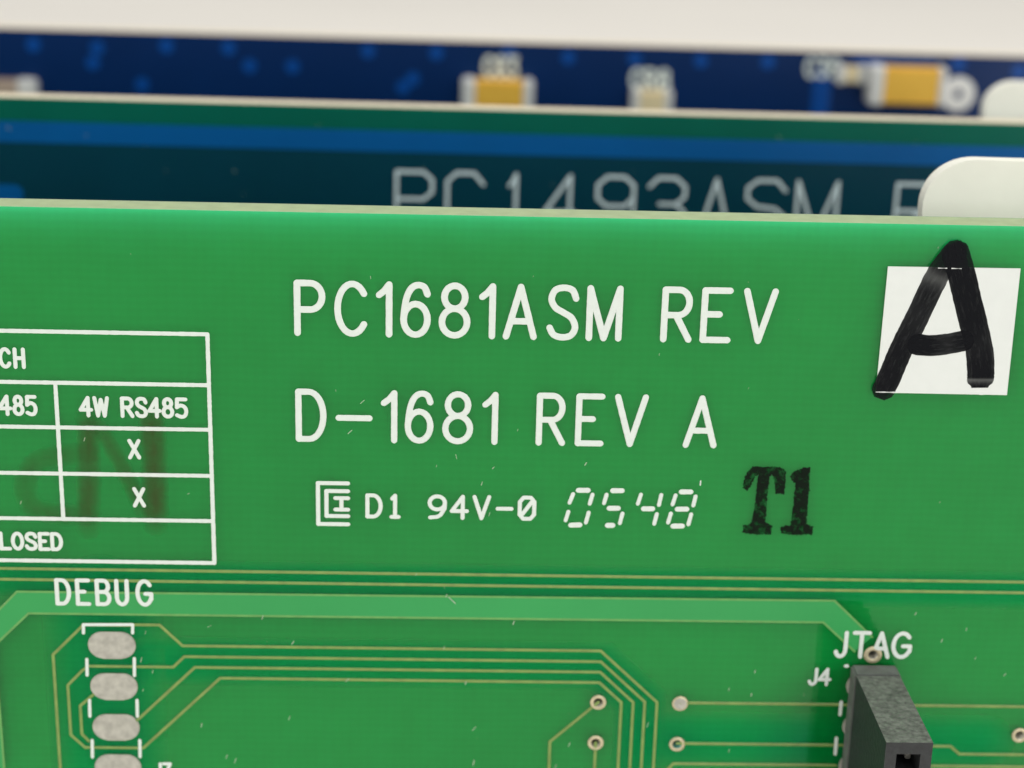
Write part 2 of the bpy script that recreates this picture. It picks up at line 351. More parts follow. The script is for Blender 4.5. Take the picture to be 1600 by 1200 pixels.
def board_root(name, label, y, dx, dz, roll):
    """Empty at the foot of a standing board; its front face is local Y = 0, facing -Y"""
    o = bpy.data.objects.new(name, None)
    C.objects.link(o)
    R = Matrix.Rotation(-roll, 4, 'Y')
    base = Vector((0, y, BOARD_H + dz)) + R @ Vector((0, 0, -BOARD_H))
    o.matrix_world = Matrix.Translation(base) @ R
    o['label'] = label
    o['category'] = 'circuit board'
    o['group'] = 'circuit boards standing in a row'
    return o

def L(x, u, n):
    """drawing millimetres -> board local centimetres; n = height above the front face"""
    return Vector((x * MM, -n * MM, BOARD_H + u * MM))

def finish(name, bm, mats, parent, smooth=False, label=None):
    bmesh.ops.recalc_face_normals(bm, faces=bm.faces)
    me = bpy.data.meshes.new(name)
    bm.to_mesh(me)
    bm.free()
    for m in (mats if isinstance(mats, (list, tuple)) else [mats]):
        me.materials.append(m)
    if smooth:
        for p in me.polygons: p.use_smooth = True
    o = link(name, me, parent)
    if label: o['label'] = label
    return o

def ribbon(bm, pts, w, n0, h, jitter=0.0, caps=True, fade=None, uvl=None, shoulder=0.84, mid=False, capw=0.12, capl=1.0):
    """a raised flat line along pts (mm) with round ends"""
    P = [Vector(p) for p in pts]
    closed = len(P) > 3 and (P[0] - P[-1]).length < 1e-6
    if jitter:
        Q = [P[0]]
        for a, b in zip(P, P[1:]):
            k = max(1, int((b - a).length / 0.14))
            for i in range(1, k + 1): Q.append(a.lerp(b, i / k))
        P = Q
    sec = []
    r = w / 2
    N = len(P)
    dirs = [(P[i + 1] - P[i]).normalized() for i in range(N - 1)]
    s = 0.0
    for i in range(N):
        if i: s += (P[i] - P[i - 1]).length
        d0 = dirs[max(0, i - 1)]
        d1 = dirs[min(N - 2, i)]
        if closed and i in (0, N - 1): d0, d1 = dirs[-1], dirs[0]
        t = (d0 + d1)
        t = t.normalized() if t.length > 1e-6 else d1
        nrm = Vector((-t.y, t.x))
        k = 1 / max(0.5, nrm.dot(Vector((-d1.y, d1.x))))
        j = 1 + random.uniform(-jitter, jitter)
        sec.append((P[i], nrm, r * k * j, s))
    if closed:
        sec = sec[:-1] + [sec[0]]
    elif caps:
        d0, d1 = dirs[0], dirs[-1]
        n_0, n_1 = Vector((-d0.y, d0.x)), Vector((-d1.y, d1.x))
        a = [(P[0] - d0 * r * capl * math.cos(q), n_0, r * max(capw, math.sin(q)), -r * math.cos(q)) for q in (0.0, 0.35, 0.75, 1.15)]
        b = [(P[-1] + d1 * r * capl * math.cos(q), n_1, r * max(capw, math.sin(q)), s + r * math.cos(q)) for q in (1.15, 0.75, 0.35, 0.0)]
        sec = a + sec + b
    prof = [(-1, 0), (-shoulder, h), (shoulder, h), (1, 0)]
    if mid: prof = [(-1, h), (-0.55, h), (0, h), (0.55, h), (1, h)]
    rows = []
    for c, nv, hw, sd in (sec[:-1] if closed else sec):
        rows.append([bm.verts.new(L(c.x + nv.x * hw * q, c.y + nv.y * hw * q, n0 + z)) for q, z in prof])
    if closed: rows.append(rows[0])
    lay = bm.verts.layers.float.get('fade')
    if lay and fade:
        for k, rw in enumerate(rows):
            for q, v in enumerate(rw):
                v[lay] = fade(k, len(rows), q)
    for k, (ra, rb) in enumerate(zip(rows, rows[1:])):
        for q in range(len(prof) - 1):
            f = bm.faces.new((ra[q], ra[q + 1], rb[q + 1], rb[q]))
            if uvl:
                cs = ((q, sec[k][3]), (q + 1, sec[k][3]), (q + 1, sec[k + 1][3]), (q, sec[k + 1][3]))
                for lp, (a_, b_) in zip(f.loops, cs): lp[uvl].uv = (a_ / (len(prof) - 1), b_ / w)
    for rw in (rows[0], rows[-1]):
        if not mid and not closed:
            bm.faces.new(rw)

def strokes_split(pl, lim=math.radians(48)):
    """cut a polyline at its sharp corners so that each stroke has round ends"""
    out, cur = [], [pl[0]]
    for i in range(1, len(pl)):
        cur.append(pl[i])
        if i < len(pl) - 1:
            a = Vector(pl[i]) - Vector(pl[i - 1]); b = Vector(pl[i + 1]) - Vector(pl[i])
            if a.length > 1e-6 and b.length > 1e-6 and a.angle(b) > lim:
                out.append(cur); cur = [pl[i]]
    out.append(cur)
    return out

def lines_mesh(name, polylines, w, mat, parent, n0=0.06, h=0.02, jitter=0.04, label=None):
    bm = bmesh.new()
    k = 0
    for pl in polylines:
        for st in strokes_split(pl):
            ribbon(bm, st, w, n0, h + 0.0012 * (k % 7), jitter)
            k += 1
    return finish(name, bm, mat, parent, label=label)

def prism(name, poly, n0, n1, mat, parent, label=None, bevel=0.0, back=False):
    """outline (mm) raised from n0 to n1"""
    bm = bmesh.new()
    lo = [bm.verts.new(L(x, u, n0)) for x, u in poly]
    hi = [bm.verts.new(L(x, u, n1)) for x, u in poly]
    N = len(poly)
    f = bm.faces.new(hi)
    for i in range(N):
        bm.faces.new((lo[i], lo[(i + 1) % N], hi[(i + 1) % N], hi[i]))
    if back: bm.faces.new(lo[::-1])
    if bevel:
        bmesh.ops.bevel(bm, geom=[e for e in bm.edges if all(v in hi for v in e.verts)], offset=bevel * MM, segments=2, affect='EDGES')
    big = [f for f in bm.faces if len(f.verts) > 12 and not bevel]
    for f in big:
        es = list(f.edges)
        bm.faces.remove(f)
        bmesh.ops.triangle_fill(bm, use_beauty=True, edges=es)
    bmesh.ops.triangulate(bm, faces=[f for f in bm.faces if len(f.verts) > 4])
    return finish(name, bm, mat, parent, label=label)

def plate(bm, outer, holes, n_front, n_back, mi_face=0, mi_edge=1):
    """flat plate with real holes through it"""
    def ring(pts, n): 
        vs = [bm.verts.new(L(x, u, n)) for x, u in pts]
        es = [bm.edges.new((vs[i], vs[(i + 1) % len(vs)])) for i in range(len(vs))]
        return vs, es
    loops = []
    for n in (n_front, n_back):
        rs = [ring(p, n) for p in [outer] + holes]
        r = bmesh.ops.triangle_fill(bm, use_beauty=True, edges=[e for _, es in rs for e in es])
        for g in r['geom']:
            if isinstance(g, bmesh.types.BMFace): g.material_index = mi_face
        loops.append(rs)
    for (fv, _), (bv, _) in zip(*loops):
        for i in range(len(fv)):
            j = (i + 1) % len(fv)
            f = bm.faces.new((fv[i], fv[j], bv[j], bv[i]))
            f.material_index = mi_edge

def circle(x, u, r, k=28, ru=None):
    return [(x + r * math.cos(2 * math.pi * i / k), u + (ru or r) * math.sin(2 * math.pi * i / k)) for i in range(k)]

def rect(x0, x1, u0, u1): return [(x0, u0), (x1, u0), (x1, u1), (x0, u1)]

def stadium(x0, x1, u0, u1, k=12):
    r = (u1 - u0) / 2; c = (u0 + u1) / 2
    return [(x1 - r + r * math.cos(a), c + r * math.sin(a)) for a in [(-0.5 + i / k) * math.pi for i in range(k + 1)]] + \
           [(x0 + r + r * math.cos(a), c + r * math.sin(a)) for a in [(0.5 + i / k) * math.pi for i in range(k + 1)]]

def block(name, x0, x1, u0, u1, n0, n1, mat, parent, bevel=0.12, label=None):
    bm = bmesh.new()
    vs = [bm.verts.new(L(x, u, n)) for x in (x0, x1) for u in (u0, u1) for n in (n0, n1)]
    for q in ((0, 1, 3, 2), (4, 6, 7, 5), (0, 4, 5, 1), (2, 3, 7, 6), (0, 2, 6, 4), (1, 5, 7, 3)):
        bm.faces.new([vs[i] for i in q])
    bmesh.ops.bevel(bm, geom=list(bm.edges), offset=bevel * MM, segments=2, affect='EDGES')
    return finish(name, bm, mat, parent, label=label)

# ------------------------------------------------------------------ stroke lettering (unit box)
def arc(cx, cy, rx, ry, a0, a1, k=16):
    return [(cx + rx * math.cos(math.radians(a0 + (a1 - a0) * i / k)), cy + ry * math.sin(math.radians(a0 + (a1 - a0) * i / k))) for i in range(k + 1)]
def spline(ps, k=5):
    out = []
    for i in range(len(ps) - 1):
        p0 = Vector(ps[max(0, i - 1)]); p1 = Vector(ps[i]); p2 = Vector(ps[i + 1]); p3 = Vector(ps[min(len(ps) - 1, i + 2)])
        for j in range(k):
            t = j / k
            out.append(tuple(0.5 * ((2 * p1) + (p2 - p0) * t + (2 * p0 - 5 * p1 + 4 * p2 - p3) * t * t + (3 * p1 - p0 - 3 * p2 + p3) * t ** 3)))
    out.append(tuple(ps[-1]))
    return out
G = {
 'P': [[(0, 0), (0, 1)], [(0, 1), (0.52, 1)] + arc(0.52, 0.735, 0.48, 0.265, 90, -90)[1:] + [(0, 0.47)]],
 'C': [arc(0.54, 0.5, 0.54, 0.5, 38, 322, 24)],
 '1': [[(0, 0.79), (0.5, 0.87), (1, 1)], [(1, 1), (1, 0)]],
 '6': [spline([(0.99, 0.82), (0.86, 0.96), (0.58, 1.0), (0.30, 0.92), (0.10, 0.70), (0.0, 0.33)]), arc(0.5, 0.31, 0.5, 0.31, 0, 360, 24)],
 '8': [arc(0.5, 0.77, 0.41, 0.23, 0, 360, 22), arc(0.5, 0.27, 0.5, 0.27, 0, 360, 24)],
 'A': [[(0, 0), (0.5, 1)], [(0.5, 1), (1, 0)], [(0.16, 0.31), (0.84, 0.31)]],
 'S': [spline([(0.98, 0.79), (0.84, 0.95), (0.52, 1.0), (0.18, 0.95), (0.04, 0.77), (0.2, 0.6), (0.52, 0.5), (0.84, 0.39), (0.98, 0.2), (0.82, 0.04), (0.48, 0.0), (0.16, 0.05), (0, 0.19)])],
 'M': [[(0, 0), (0, 1)], [(0, 1), (0.5, 0)], [(0.5, 0), (1, 1)], [(1, 1), (1, 0)]],
 'R': [[(0, 0), (0, 1)], [(0, 1), (0.55, 1)] + arc(0.55, 0.745, 0.42, 0.255, 90, -90)[1:] + [(0, 0.49)], [(0.46, 0.49), (1, 0)]],
 'E': [[(0, 0), (0, 1)], [(0, 1), (1, 1)], [(0, 0.52), (0.62, 0.52)], [(0, 0), (1, 0)]],
 'V': [[(0, 1), (0.5, 0)], [(0.5, 0), (1, 1)]],
 'D': [[(0, 0), (0, 1)], [(0, 1), (0.42, 1)] + arc(0.42, 0.5, 0.58, 0.5, 90, -90)[1:] + [(0, 0)]],
 '-': [[(0, 0.46), (1, 0.46)]],
 'i': [[(0.1, 0.86), (0.5, 1)], [(0.5, 1), (0.5, 0)], [(0, 0), (1, 0)]],
 '9': [arc(0.5, 0.69, 0.5, 0.31, 0, 360, 20), [(1, 0.69), (0.98, 0.42), (0.72, 0.12), (0.5, 0.03), (0.05, 0)]],
 '4': [[(0.72, 1), (0, 0.32)], [(0, 0.32), (1, 0.32)], [(0.72, 1), (0.72, 0)]],
 '0/': [[(0.25, 0), (0.75, 0), (1, 0.2), (1, 0.8), (0.75, 1), (0.25, 1), (0, 0.8), (0, 0.2), (0.25, 0)], [(0.2, 0.22), (0.8, 0.78)]],
 '5': [[(0.95, 1), (0.08, 1)], [(0.08, 1), (0.04, 0.55)], spline([(0.04, 0.55), (0.45, 0.65), (0.85, 0.55), (1, 0.32), (0.85, 0.07), (0.48, 0), (0.03, 0.09)])],
 'H': [[(0, 0), (0, 1)], [(1, 0), (1, 1)], [(0, 0.5), (1, 0.5)]],
 'W': [[(0, 1), (0.24, 0)], [(0.24, 0), (0.5, 0.9)], [(0.5, 0.9), (0.76, 0)], [(0.76, 0), (1, 1)]],
 'X': [[(0, 0), (1, 1)], [(0, 1), (1, 0)]],
 'L': [[(0, 1), (0, 0)], [(0, 0), (1, 0)]],
 'O': [arc(0.5, 0.5, 0.5, 0.5, 0, 360, 24)],
 'Av': [[(0.2, 0.40), (0.5, 1)], [(0.5, 1), (1, 0)], [(0.30, 0.36), (0.84, 0.33)]],
 'B': [[(0, 0), (0, 1)], [(0, 1), (0.55, 1)] + arc(0.55, 0.76, 0.38, 0.24, 90, -90)[1:] + [(0, 0.52)], [(0.55, 0.52)] + arc(0.55, 0.26, 0.45, 0.26, 90, -90)[1:] + [(0, 0)]],
 'U': [[(0, 1), (0, 0.32)] + arc(0.5, 0.32, 0.5, 0.32, 180, 360)[1:] + [(1, 1)]],
 'G': [arc(0.52, 0.5, 0.5, 0.5, 42, 335, 24), [(0.98, 0.24), (0.98, 0.46)], [(0.98, 0.46), (0.58, 0.46)]],
 'J': [[(1, 1), (1, 0.3)] + arc(0.5, 0.3, 0.5, 0.3, 0, -160)[1:]],
 'T': [[(0, 1), (1, 1)], [(0.5, 1), (0.5, 0)]],
 '3': [[(0, 1), (1, 1)], [(1, 1), (0.5, 0.6)], spline([(0.5, 0.6), (0.85, 0.52), (1, 0.3), (0.8, 0.04), (0.4, 0), (0, 0.12)])],
 # octagonal plotter letters of the second board
 'P2': [[(0, 0), (0, 1)], [(0, 1), (0.76, 1), (1, 0.86), (1, 0.64), (0.76, 0.5), (0, 0.5)]],
 'C2': [[(1, 0.80), (0.74, 1), (0.26, 1), (0, 0.85), (0, 0.15), (0.26, 0), (0.74, 0), (1, 0.2)]],
 '42': [[(0.95, 1), (0.1, 0.33)], [(0.1, 0.33), (1.1, 0.33)], [(0.95, 1), (0.95, 0)]],
 '92': [[(0.26, 1), (0.74, 1), (1, 0.85), (1, 0.62), (0.76, 0.46), (0.24, 0.46), (0, 0.6), (0, 0.85), (0.26, 1)], [(1, 0.62), (1, 0.2), (0.7, 0), (0.2, 0)]],
 '32': [[(0, 0.84), (0.24, 1), (0.74, 1), (1, 0.85), (1, 0.66), (0.76, 0.52), (0.3, 0.52)], [(0.76, 0.52), (1, 0.38), (1, 0.14), (0.75, 0), (0.2, 0), (0, 0.15)]],
 'S2': [[(1, 0.82), (0.76, 1), (0.26, 1), (0, 0.86), (0, 0.66), (0.26, 0.52), (0.75, 0.48), (1, 0.34), (1, 0.14), (0.75, 0), (0.2, 0), (0, 0.15)]],
 'R2': [[(0, 0), (0, 1)], [(0, 1), (0.76, 1), (1, 0.86), (1, 0.64), (0.76, 0.5), (0, 0.5)], [(0.5, 0.5), (1, 0)]],
}
def lettering(name, rows, w, mat, parent, label=None, n0=0.06, h=0.02, jitter=0.03):
    for ch, x0, x1, u0, u1 in rows:
        pls = [[(x0 + (x1 - x0) * px, u0 + (u1 - u0) * py) for px, py in pl] for pl in G[ch]]
        lines_mesh('printed_letter', pls, w, mat, parent, n0, h, jitter, label)

# ------------------------------------------------------------------ the table
bm = bmesh.new()
bmesh.ops.create_grid(bm, x_segments=1, y_segments=1, size=400)
table = finish('tabletop', bm, M_TABLE, None)
table['kind'] = 'structure'

# ================================================================== front green board
B1 = board_root('circuit_board', 'bright green circuit board in front with PC1681ASM lettering and a white A sticker', 0.0, 0, 0, 0)
VIA_R = 0.27
bm = bmesh.new()
plate(bm, rect(-62, 52, -100, 0), [circle(x, u, VIA_R) for x, u in D_vias], 0.0, -1.9)
finish('laminate', bm, [M_CORE, M_FR4], B1)
for n in (0.012, -1.912):
    bm = bmesh.new()
    for p in [rect(-62, 52, -100, 0)] + [circle(x, u, VIA_R) for x, u in D_vias]:
        vs = [bm.verts.new(L(x, u, n)) for x, u in p]
        for i in range(len(vs)): bm.edges.new((vs[i], vs[(i + 1) % len(vs)]))
    bmesh.ops.triangle_fill(bm, use_beauty=True, edges=list(bm.edges))
    finish('solder_mask', bm, M_MASK, B1)

# wide copper band under the mask: broad face plus thin sloped edges where the mask runs thin
outline = D_band_up + D_band_lo + [(D_band_up[0][0], D_band_lo[-1][1])]
prism('copper_band', outline, 0.004, 0.035, M_OVER, B1)
for pl in (D_band_up, D_band_lo):
    bm = bmesh.new()
    ribbon(bm, pl, 0.13, 0.036, 0.006)
    finish('band_edge', bm, M_EDGE, B1)
for i, pl in enumerate(D_traces):
    bm = bmesh.new()
    ribbon(bm, pl, 0.19, 0.004, 0.036 + 0.0015 * i, shoulder=0.55)
    finish('copper_trace', bm, M_TRACE, B1)

# mask pooled a little thicker round the close-set traces
def pool(path, w):
    bm = bmesh.new()
    bm.verts.layers.float.new('fade')
    ribbon(bm, path, w, 0.014, 0.001 + 0.001 * len(bm.verts), mid=True, fade=lambda i, n, q: (0, 0.8, 1, 0.8, 0)[q] * min(1, i / 4, (n - 1 - i) / 4))
    finish('mask_pool', bm, M_POOL, B1)
pool([(-40, -20.5), (45, -20.5)], 2.3)
pool([(-17, -25.45), (8, -25.45), (10.3, -27.65), (10.3, -36)], 3.0)
pool([(-19.4, -22.4), (-19.4, -40)], 6.6)
pool([(11, -30.0), (30, -30.0)], 3.6)
# vias
for i, (x, u) in enumerate(D_vias):
    bm = bmesh.new()
    R = 0.46 if i < 5 else 0.52
    k = 28
    rings = [(R, 0.002), (R * 0.96, 0.05), (VIA_R + 0.05, 0.062), (VIA_R - 0.015, 0.03), (VIA_R - 0.02, -1.92), (R * 0.96, -1.94), (R, -1.91)]
    vs = [[bm.verts.new(L(px, pu, n)) for px, pu in circle(x, u, r, k)] for r, n in rings]
    for q, (a, b) in enumerate(zip(vs, vs[1:])):
        for j in range(k):
            f = bm.faces.new((a[j], a[(j + 1) % k], b[(j + 1) % k], b[j]))
            f.material_index = 1 if q == 3 else 0
    v = finish('via', bm, [M_GOLD, M_BARREL], B1, smooth=True)
    if i == 2:
        bm = bmesh.new()
        rr = [(VIA_R + 0.08, 0.062), (VIA_R * 0.8, 0.10), (VIA_R * 0.4, 0.07), (0.02, 0.05)]
        vs = [[bm.verts.new(L(px, pu, n)) for px, pu in circle(x, u, r, 20)] for r, n in rr]
        for a, b in zip(vs, vs[1:]):
            for j in range(20): bm.faces.new((a[j], a[(j + 1) % 20], b[(j + 1) % 20], b[j]))
        bm.faces.new(vs[-1])
        finish('solder_plug', bm, M_TIN, v, smooth=True)
        v['label'] = 'via filled with solder'

# oval pads of the DEBUG footprint: 2.54 mm pitch
for i in range(4):
    c = -24.51 - 2.54 * i
    x0, x1 = -20.29, -17.67
    prism('solder_pad', stadium(x0, x1, c - 0.82, c + 0.82), 0.004, 0.075, M_TIN, B1, bevel=0.05)

# printed lettering and marks
lettering('printed_text', D_row1, 0.35, M_SILK, B1, 'large white lettering PC1681ASM REV')
lettering('printed_text', D_row2, 0.335, M_SILK, B1, 'large white lettering D-1681 REV A')
lettering('printed_text', D_row3, 0.225, M_SILK, B1, 'small white lettering D1 94V-0')
x0, x1, u0, u1 = D_logo
w_ = x1 - x0; h_ = u1 - u0
lx = lambda a: x0 + w_ * a
ly = lambda a: u1 - h_ * a
bars = [[(lx(1), ly(0)), (lx(0), ly(0))], [(lx(0), ly(0)), (lx(0), ly(1))], [(lx(0), ly(1)), (lx(1), ly(1))],
        [(lx(1), ly(0.19)), (lx(0.28), ly(0.19))], [(lx(0.28), ly(0.19)), (lx(0.28), ly(0.80))], [(lx(0.28), ly(0.80)), (lx(1), ly(0.80))],
        [(lx(0.58), ly(0.36)), (lx(1), ly(0.36))], [(lx(0.78), ly(0.36)), (lx(0.78), ly(0.64))], [(lx(0.58), ly(0.64)), (lx(1), ly(0.64))]]
bm = bmesh.new()
for k, b_ in enumerate(bars): ribbon(bm, b_, 0.228, 0.06, 0.02 + 0.0012 * k, 0.02)
finish('printed_logo', bm, M_SILK, B1, label='white maker mark of nested square brackets')
for a, e, ch in ((0, 6, '0'), (6, 11, '5'), (11, 15, '4'), (15, 22, '8'), (22, 23, None)):
    bm = bmesh.new()
    for k, s in enumerate(D_date[a:e]):
        vert = abs(s[0][0] - s[1][0]) < 0.4
        if ch:
            p, q = Vector(s[0]), Vector(s[1])
            d = (q - p).normalized() * (0.045 if vert else 0.085)
            s = (p + d, q - d)
        ribbon(bm, s, 0.22 if vert else 0.29, 0.06, 0.02, 0.05) if ch else ribbon(bm, s, 0.07, 0.06, 0.02, 0.05)
    finish('printed_letter' if ch else 'ink_speck', bm, M_SILK, B1, label='dashed white digit ' + ch if ch else None)
t = D_tbl
xr, xl = t['right'][0], -45.0
tb = [[(xl, t['top'][1]), (xr, t['top'][1])], [(xr, t['top'][1]), (xr, t['bot'][1])], [(xr, t['bot'][1]), (xl, t['bot'][1])]]
tb += [[(xl, r), (xr, r)] for r in t['rows']] + [[(t['div'], t['rows'][0]), (t['div'], t['rows'][-1])]]
bm = bmesh.new()
for k, s in enumerate(tb): ribbon(bm, s, 0.222, 0.06, 0.02 + 0.0012 * k, 0.07)
finish('printed_table', bm, M_SILK, B1, label='white ruled switch table')
for rows, txt in ((D_t_ch, 'CH'), (D_t_485, '485'), (D_t_4w, '4W RS485'), (D_t_x1, 'X'), (D_t_x2, 'X'), (D_t_losed, 'LOSED')):
    lettering('printed_text', rows, 0.215, M_SILK, B1, 'small white lettering ' + txt + ' in the table', h=0.024)
lettering('printed_text', D_t_debug, 0.235, M_SILK, B1, 'white lettering DEBUG')
lettering('printed_text', D_t_j3, 0.19, M_SILK, B1, 'small white lettering J3')
D_t_jtag[2] = ('Av',) + tuple(D_t_jtag[2][1:])
lettering('printed_text', D_t_jtag, 0.24, M_SILK, B1, 'white lettering JTAG')
lettering('printed_text', D_t_j4, 0.20, M_SILK, B1, 'small white lettering J4')
for pl in D_brk:
    lines_mesh('outline_dash', [pl], 0.18, M_SILK, B1, jitter=0.03)
for st in D_hdr_dash:
    st = [(p[0] - 0.05, p[1]) for p in st]
    lines_mesh('outline_dash', [st], 0.20, M_SILK, B1, jitter=0.03)

# stamped T1: rough edged black ink
def rough_outline(poly, step=0.06, amp=0.022):
    out = []
    for a, b in zip(poly, poly[1:] + poly[:1]):
        a, b = Vector(a), Vector(b)
        k = max(1, int((b - a).length / step))
        nv = Vector((-(b - a).y, (b - a).x)).normalized()
        for i in range(k):
            out.append(tuple(a.lerp(b, i / k) + nv * random.gauss(0, amp)))
    return out
for poly, ch in ((D_stampT, 'T'), (D_stamp1, '1')):
    o = prism('stamped_mark', rough_outline(poly), 0.018, 0.026, M_STAMP, B1, 'rough black stamped character ' + ch)
    a = o.data.attributes.new('fade', 'FLOAT', 'POINT')
    for d in a.data: d.value = 1.0

# sticker and the marker letter over it
hump = lambda t, c, s: math.exp(-((t - c) / s) ** 2)
MARK_FADE = (lambda t: 0.96 - 0.22 * hump(t, 0.23, 0.05) - 0.06 * hump(t, 0.45, 0.15),
             lambda t: 0.99 - 0.06 * hump(t, 0.6, 0.1) - 0.34 * hump(t, 0.90, 0.035),
             lambda t: 1.0 - 0.10 * hump(t, 0.6, 0.18))
def smooth_poly(ps, k=6): return spline(ps, k)
prism('sticker', D_sticker, 0.064, 0.15, M_STICK, B1, 'square white paper sticker')
D_mk[1][-1] = (27.41, -8.3)
bm = bmesh.new()
bm.verts.layers.float.new('fade')
uvl = bm.loops.layers.uv.new('UVMap')
for k, (pl, w) in enumerate(zip(D_mk, D_mkw)):
    ribbon(bm, smooth_poly(pl), w * (1.18, 1.3, 1.2)[k], 0.153, 0.004 + 0.002 * k, jitter=0.02, capw=(0.5, 0.62, 0.3)[k], capl=(0.8, 0.6, 0.8)[k], uvl=uvl, mid=True,
           fade=lambda i, n, q, k=k: (0.93 if q in (0, 4) else 1.0) * MARK_FADE[k](i / max(1, n - 1)))
finish('marker_letter', bm, M_MARK, B1, label='black hand drawn marker letter A over the sticker')

# raw paper edge where the pen skipped
for a, c in (((21.93, -9.06), (23.15, -9.065)), ((26.75, -9.085), (27.9, -9.09)), ((24.55, -2.26), (25.0, -2.26)), ((25.25, -2.262), (25.75, -2.265))):
    bm = bmesh.new()
    ribbon(bm, [a, c], 0.045, 0.15, 0.022, 0.85)
    finish('paper_edge', bm, M_STICK, B1)

# wiped marker stain across the table
bm = bmesh.new()
bm.verts.layers.float.new('fade')
for k, pl in enumerate(D_smudge):
    g = (0.6, 0.5, 0.75, 0.36)[k]
    ribbon(bm, smooth_poly(pl, 8), (1.35, 1.0, 1.45, 1.3)[k], 0.044, 0.001 + 0.002 * k, jitter=0.06, mid=True,
           fade=lambda i, n, q, g=g: g * (0, 0.7, 1, 0.7, 0)[q] * min(1, i / 9, (n - 1 - i) / 9))
finish('marker_stain', bm, M_SMUDGE, B1, label='faint brown stain of wiped off marker')

# socket header standing off the board
PIN0, NP = -26.46, 5
hx0, hx1, ht = D_hdr_top[0][0] + 0.1, D_hdr_top[1][0] - 0.05, -25.12
hb = PIN0 - 2.54 * (NP - 1) - 1.34
hc = (hx0 + hx1) / 2
bm = bmesh.new()
HN = 8.55
plate(bm, rect(hx0 + 0.06, hx1 - 0.06, hb, ht - 0.05), [rect(hc - 0.62, hc + 0.62, PIN0 - 2.54 * i - 0.62, PIN0 - 2.54 * i + 0.62) for i in range(NP)], HN, 1.3, 0, 0)
es = [e for e in bm.edges if len(e.link_faces) == 2 and e.calc_face_angle(0) > 1.2 and all(abs(v.co.y + HN * MM) < 1e-5 for v in e.verts)]
bmesh.ops.bevel(bm, geom=es, offset=0.14 * MM, segments=2, affect='EDGES')
bm.normal_update()
for f in bm.faces:
    c = f.calc_center_median()
    if abs(f.normal.z) > 0.8 and c.z > BOARD_H + (ht - 0.2) * MM: f.material_index = 1
hs = finish('socket_header', bm, [M_HEAD, M_HEADT], B1, label='dusty black pin socket below the JTAG lettering')
block('socket_foot', hx0, hx1, hb - 0.05, ht, 0.05, 1.32, M_HEADB, hs, 0.1)
for i in range(NP):
    c = PIN0 - 2.54 * i
    block('contact', hc + 0.2, hc + 0.5, c - 0.4, c + 0.4, 2.0, 7.3, M_BARREL, hs, 0.05)
for i in range(NP):
    c = PIN0 - 2.54 * i
    prism('solder_pad', stadium(hc - 1.42, hc + 1.42, c - 0.8, c + 0.8), 0.004, 0.05, M_TIN, B1)

# dust and fibres
bm = bmesh.new()
spots = [(random.uniform(-25, 31), random.uniform(-33, -1)) for _ in range(25)]
for x, u in spots:
    a = random.gauss(1.3, 0.5); ln = abs(random.gauss(0.05, 0.07)) + 0.03
    w = random.uniform(0.012, 0.03)
    ribbon(bm, [(x, u), (x + ln * math.cos(a), u + ln * math.sin(a))], w, 0.05, 0.02, caps=False)
for a, c in D_fibres:
    ribbon(bm, [a, c], random.uniform(0.025, 0.045), 0.06, 0.03, 0.2)
o = finish('dust', bm, M_DUST, B1); o['kind'] = 'stuff'

# plastic tab on the rear, showing above the top edge
def tab(parent, p_left, p_top, thick_back, n_face, label, width=16):
    x0 = p_left[0] + 0.35; ut = p_top[1] - 0.48; rx = p_top[0] - x0; ru = ut - p_left[1]
    pts = [(x0 + rx - rx * math.cos(a), ut - ru + ru * math.sin(a)) for a in [i / 14 * math.pi / 2 for i in range(15)]]
    pts += [(x0 + width, ut), (x0 + width, -9), (x0, -9)]
    bm = bmesh.new()
    lean = lambda u: n_face - 0.30 * (u + 2.0)      # leans back a little, shaped to catch the overhead light
    lo = [bm.verts.new(L(x, u, lean(u) - 1.0)) for x, u in pts]
    hi = [bm.verts.new(L(x, u, lean(u))) for x, u in pts]
    N = len(pts)
    bm.faces.new(hi); bm.faces.new(lo[::-1])
    for i in range(N): bm.faces.new((lo[i], lo[(i + 1) % N], hi[(i + 1) % N], hi[i]))
    bmesh.ops.bevel(bm, geom=[e for e in bm.edges if all(v in hi for v in e.verts) or all(v in lo for v in e.verts)], offset=0.012, segments=3, affect='EDGES')
    f0 = [bm.verts.new(L(x, u, n)) for x in (x0 + 1, x0 + width - 1) for u in (-8.5, -4) for n in (thick_back, n_face + 0.4)]
    for q in ((0, 1, 3, 2), (4, 6, 7, 5), (0, 4, 5, 1), (2, 3, 7, 6), (0, 2, 6, 4), (1, 5, 7, 3)): bm.faces.new([f0[i] for i in q])
    bmesh.ops.triangulate(bm, faces=[f for f in bm.faces if len(f.verts) > 4])
    return finish('plastic_tab', bm, M_NYLON, parent, label=label)
tab(B1, D_tab1[0], D_tab1[1], -1.9, -6.0, 'white rounded plastic tab behind the top edge')

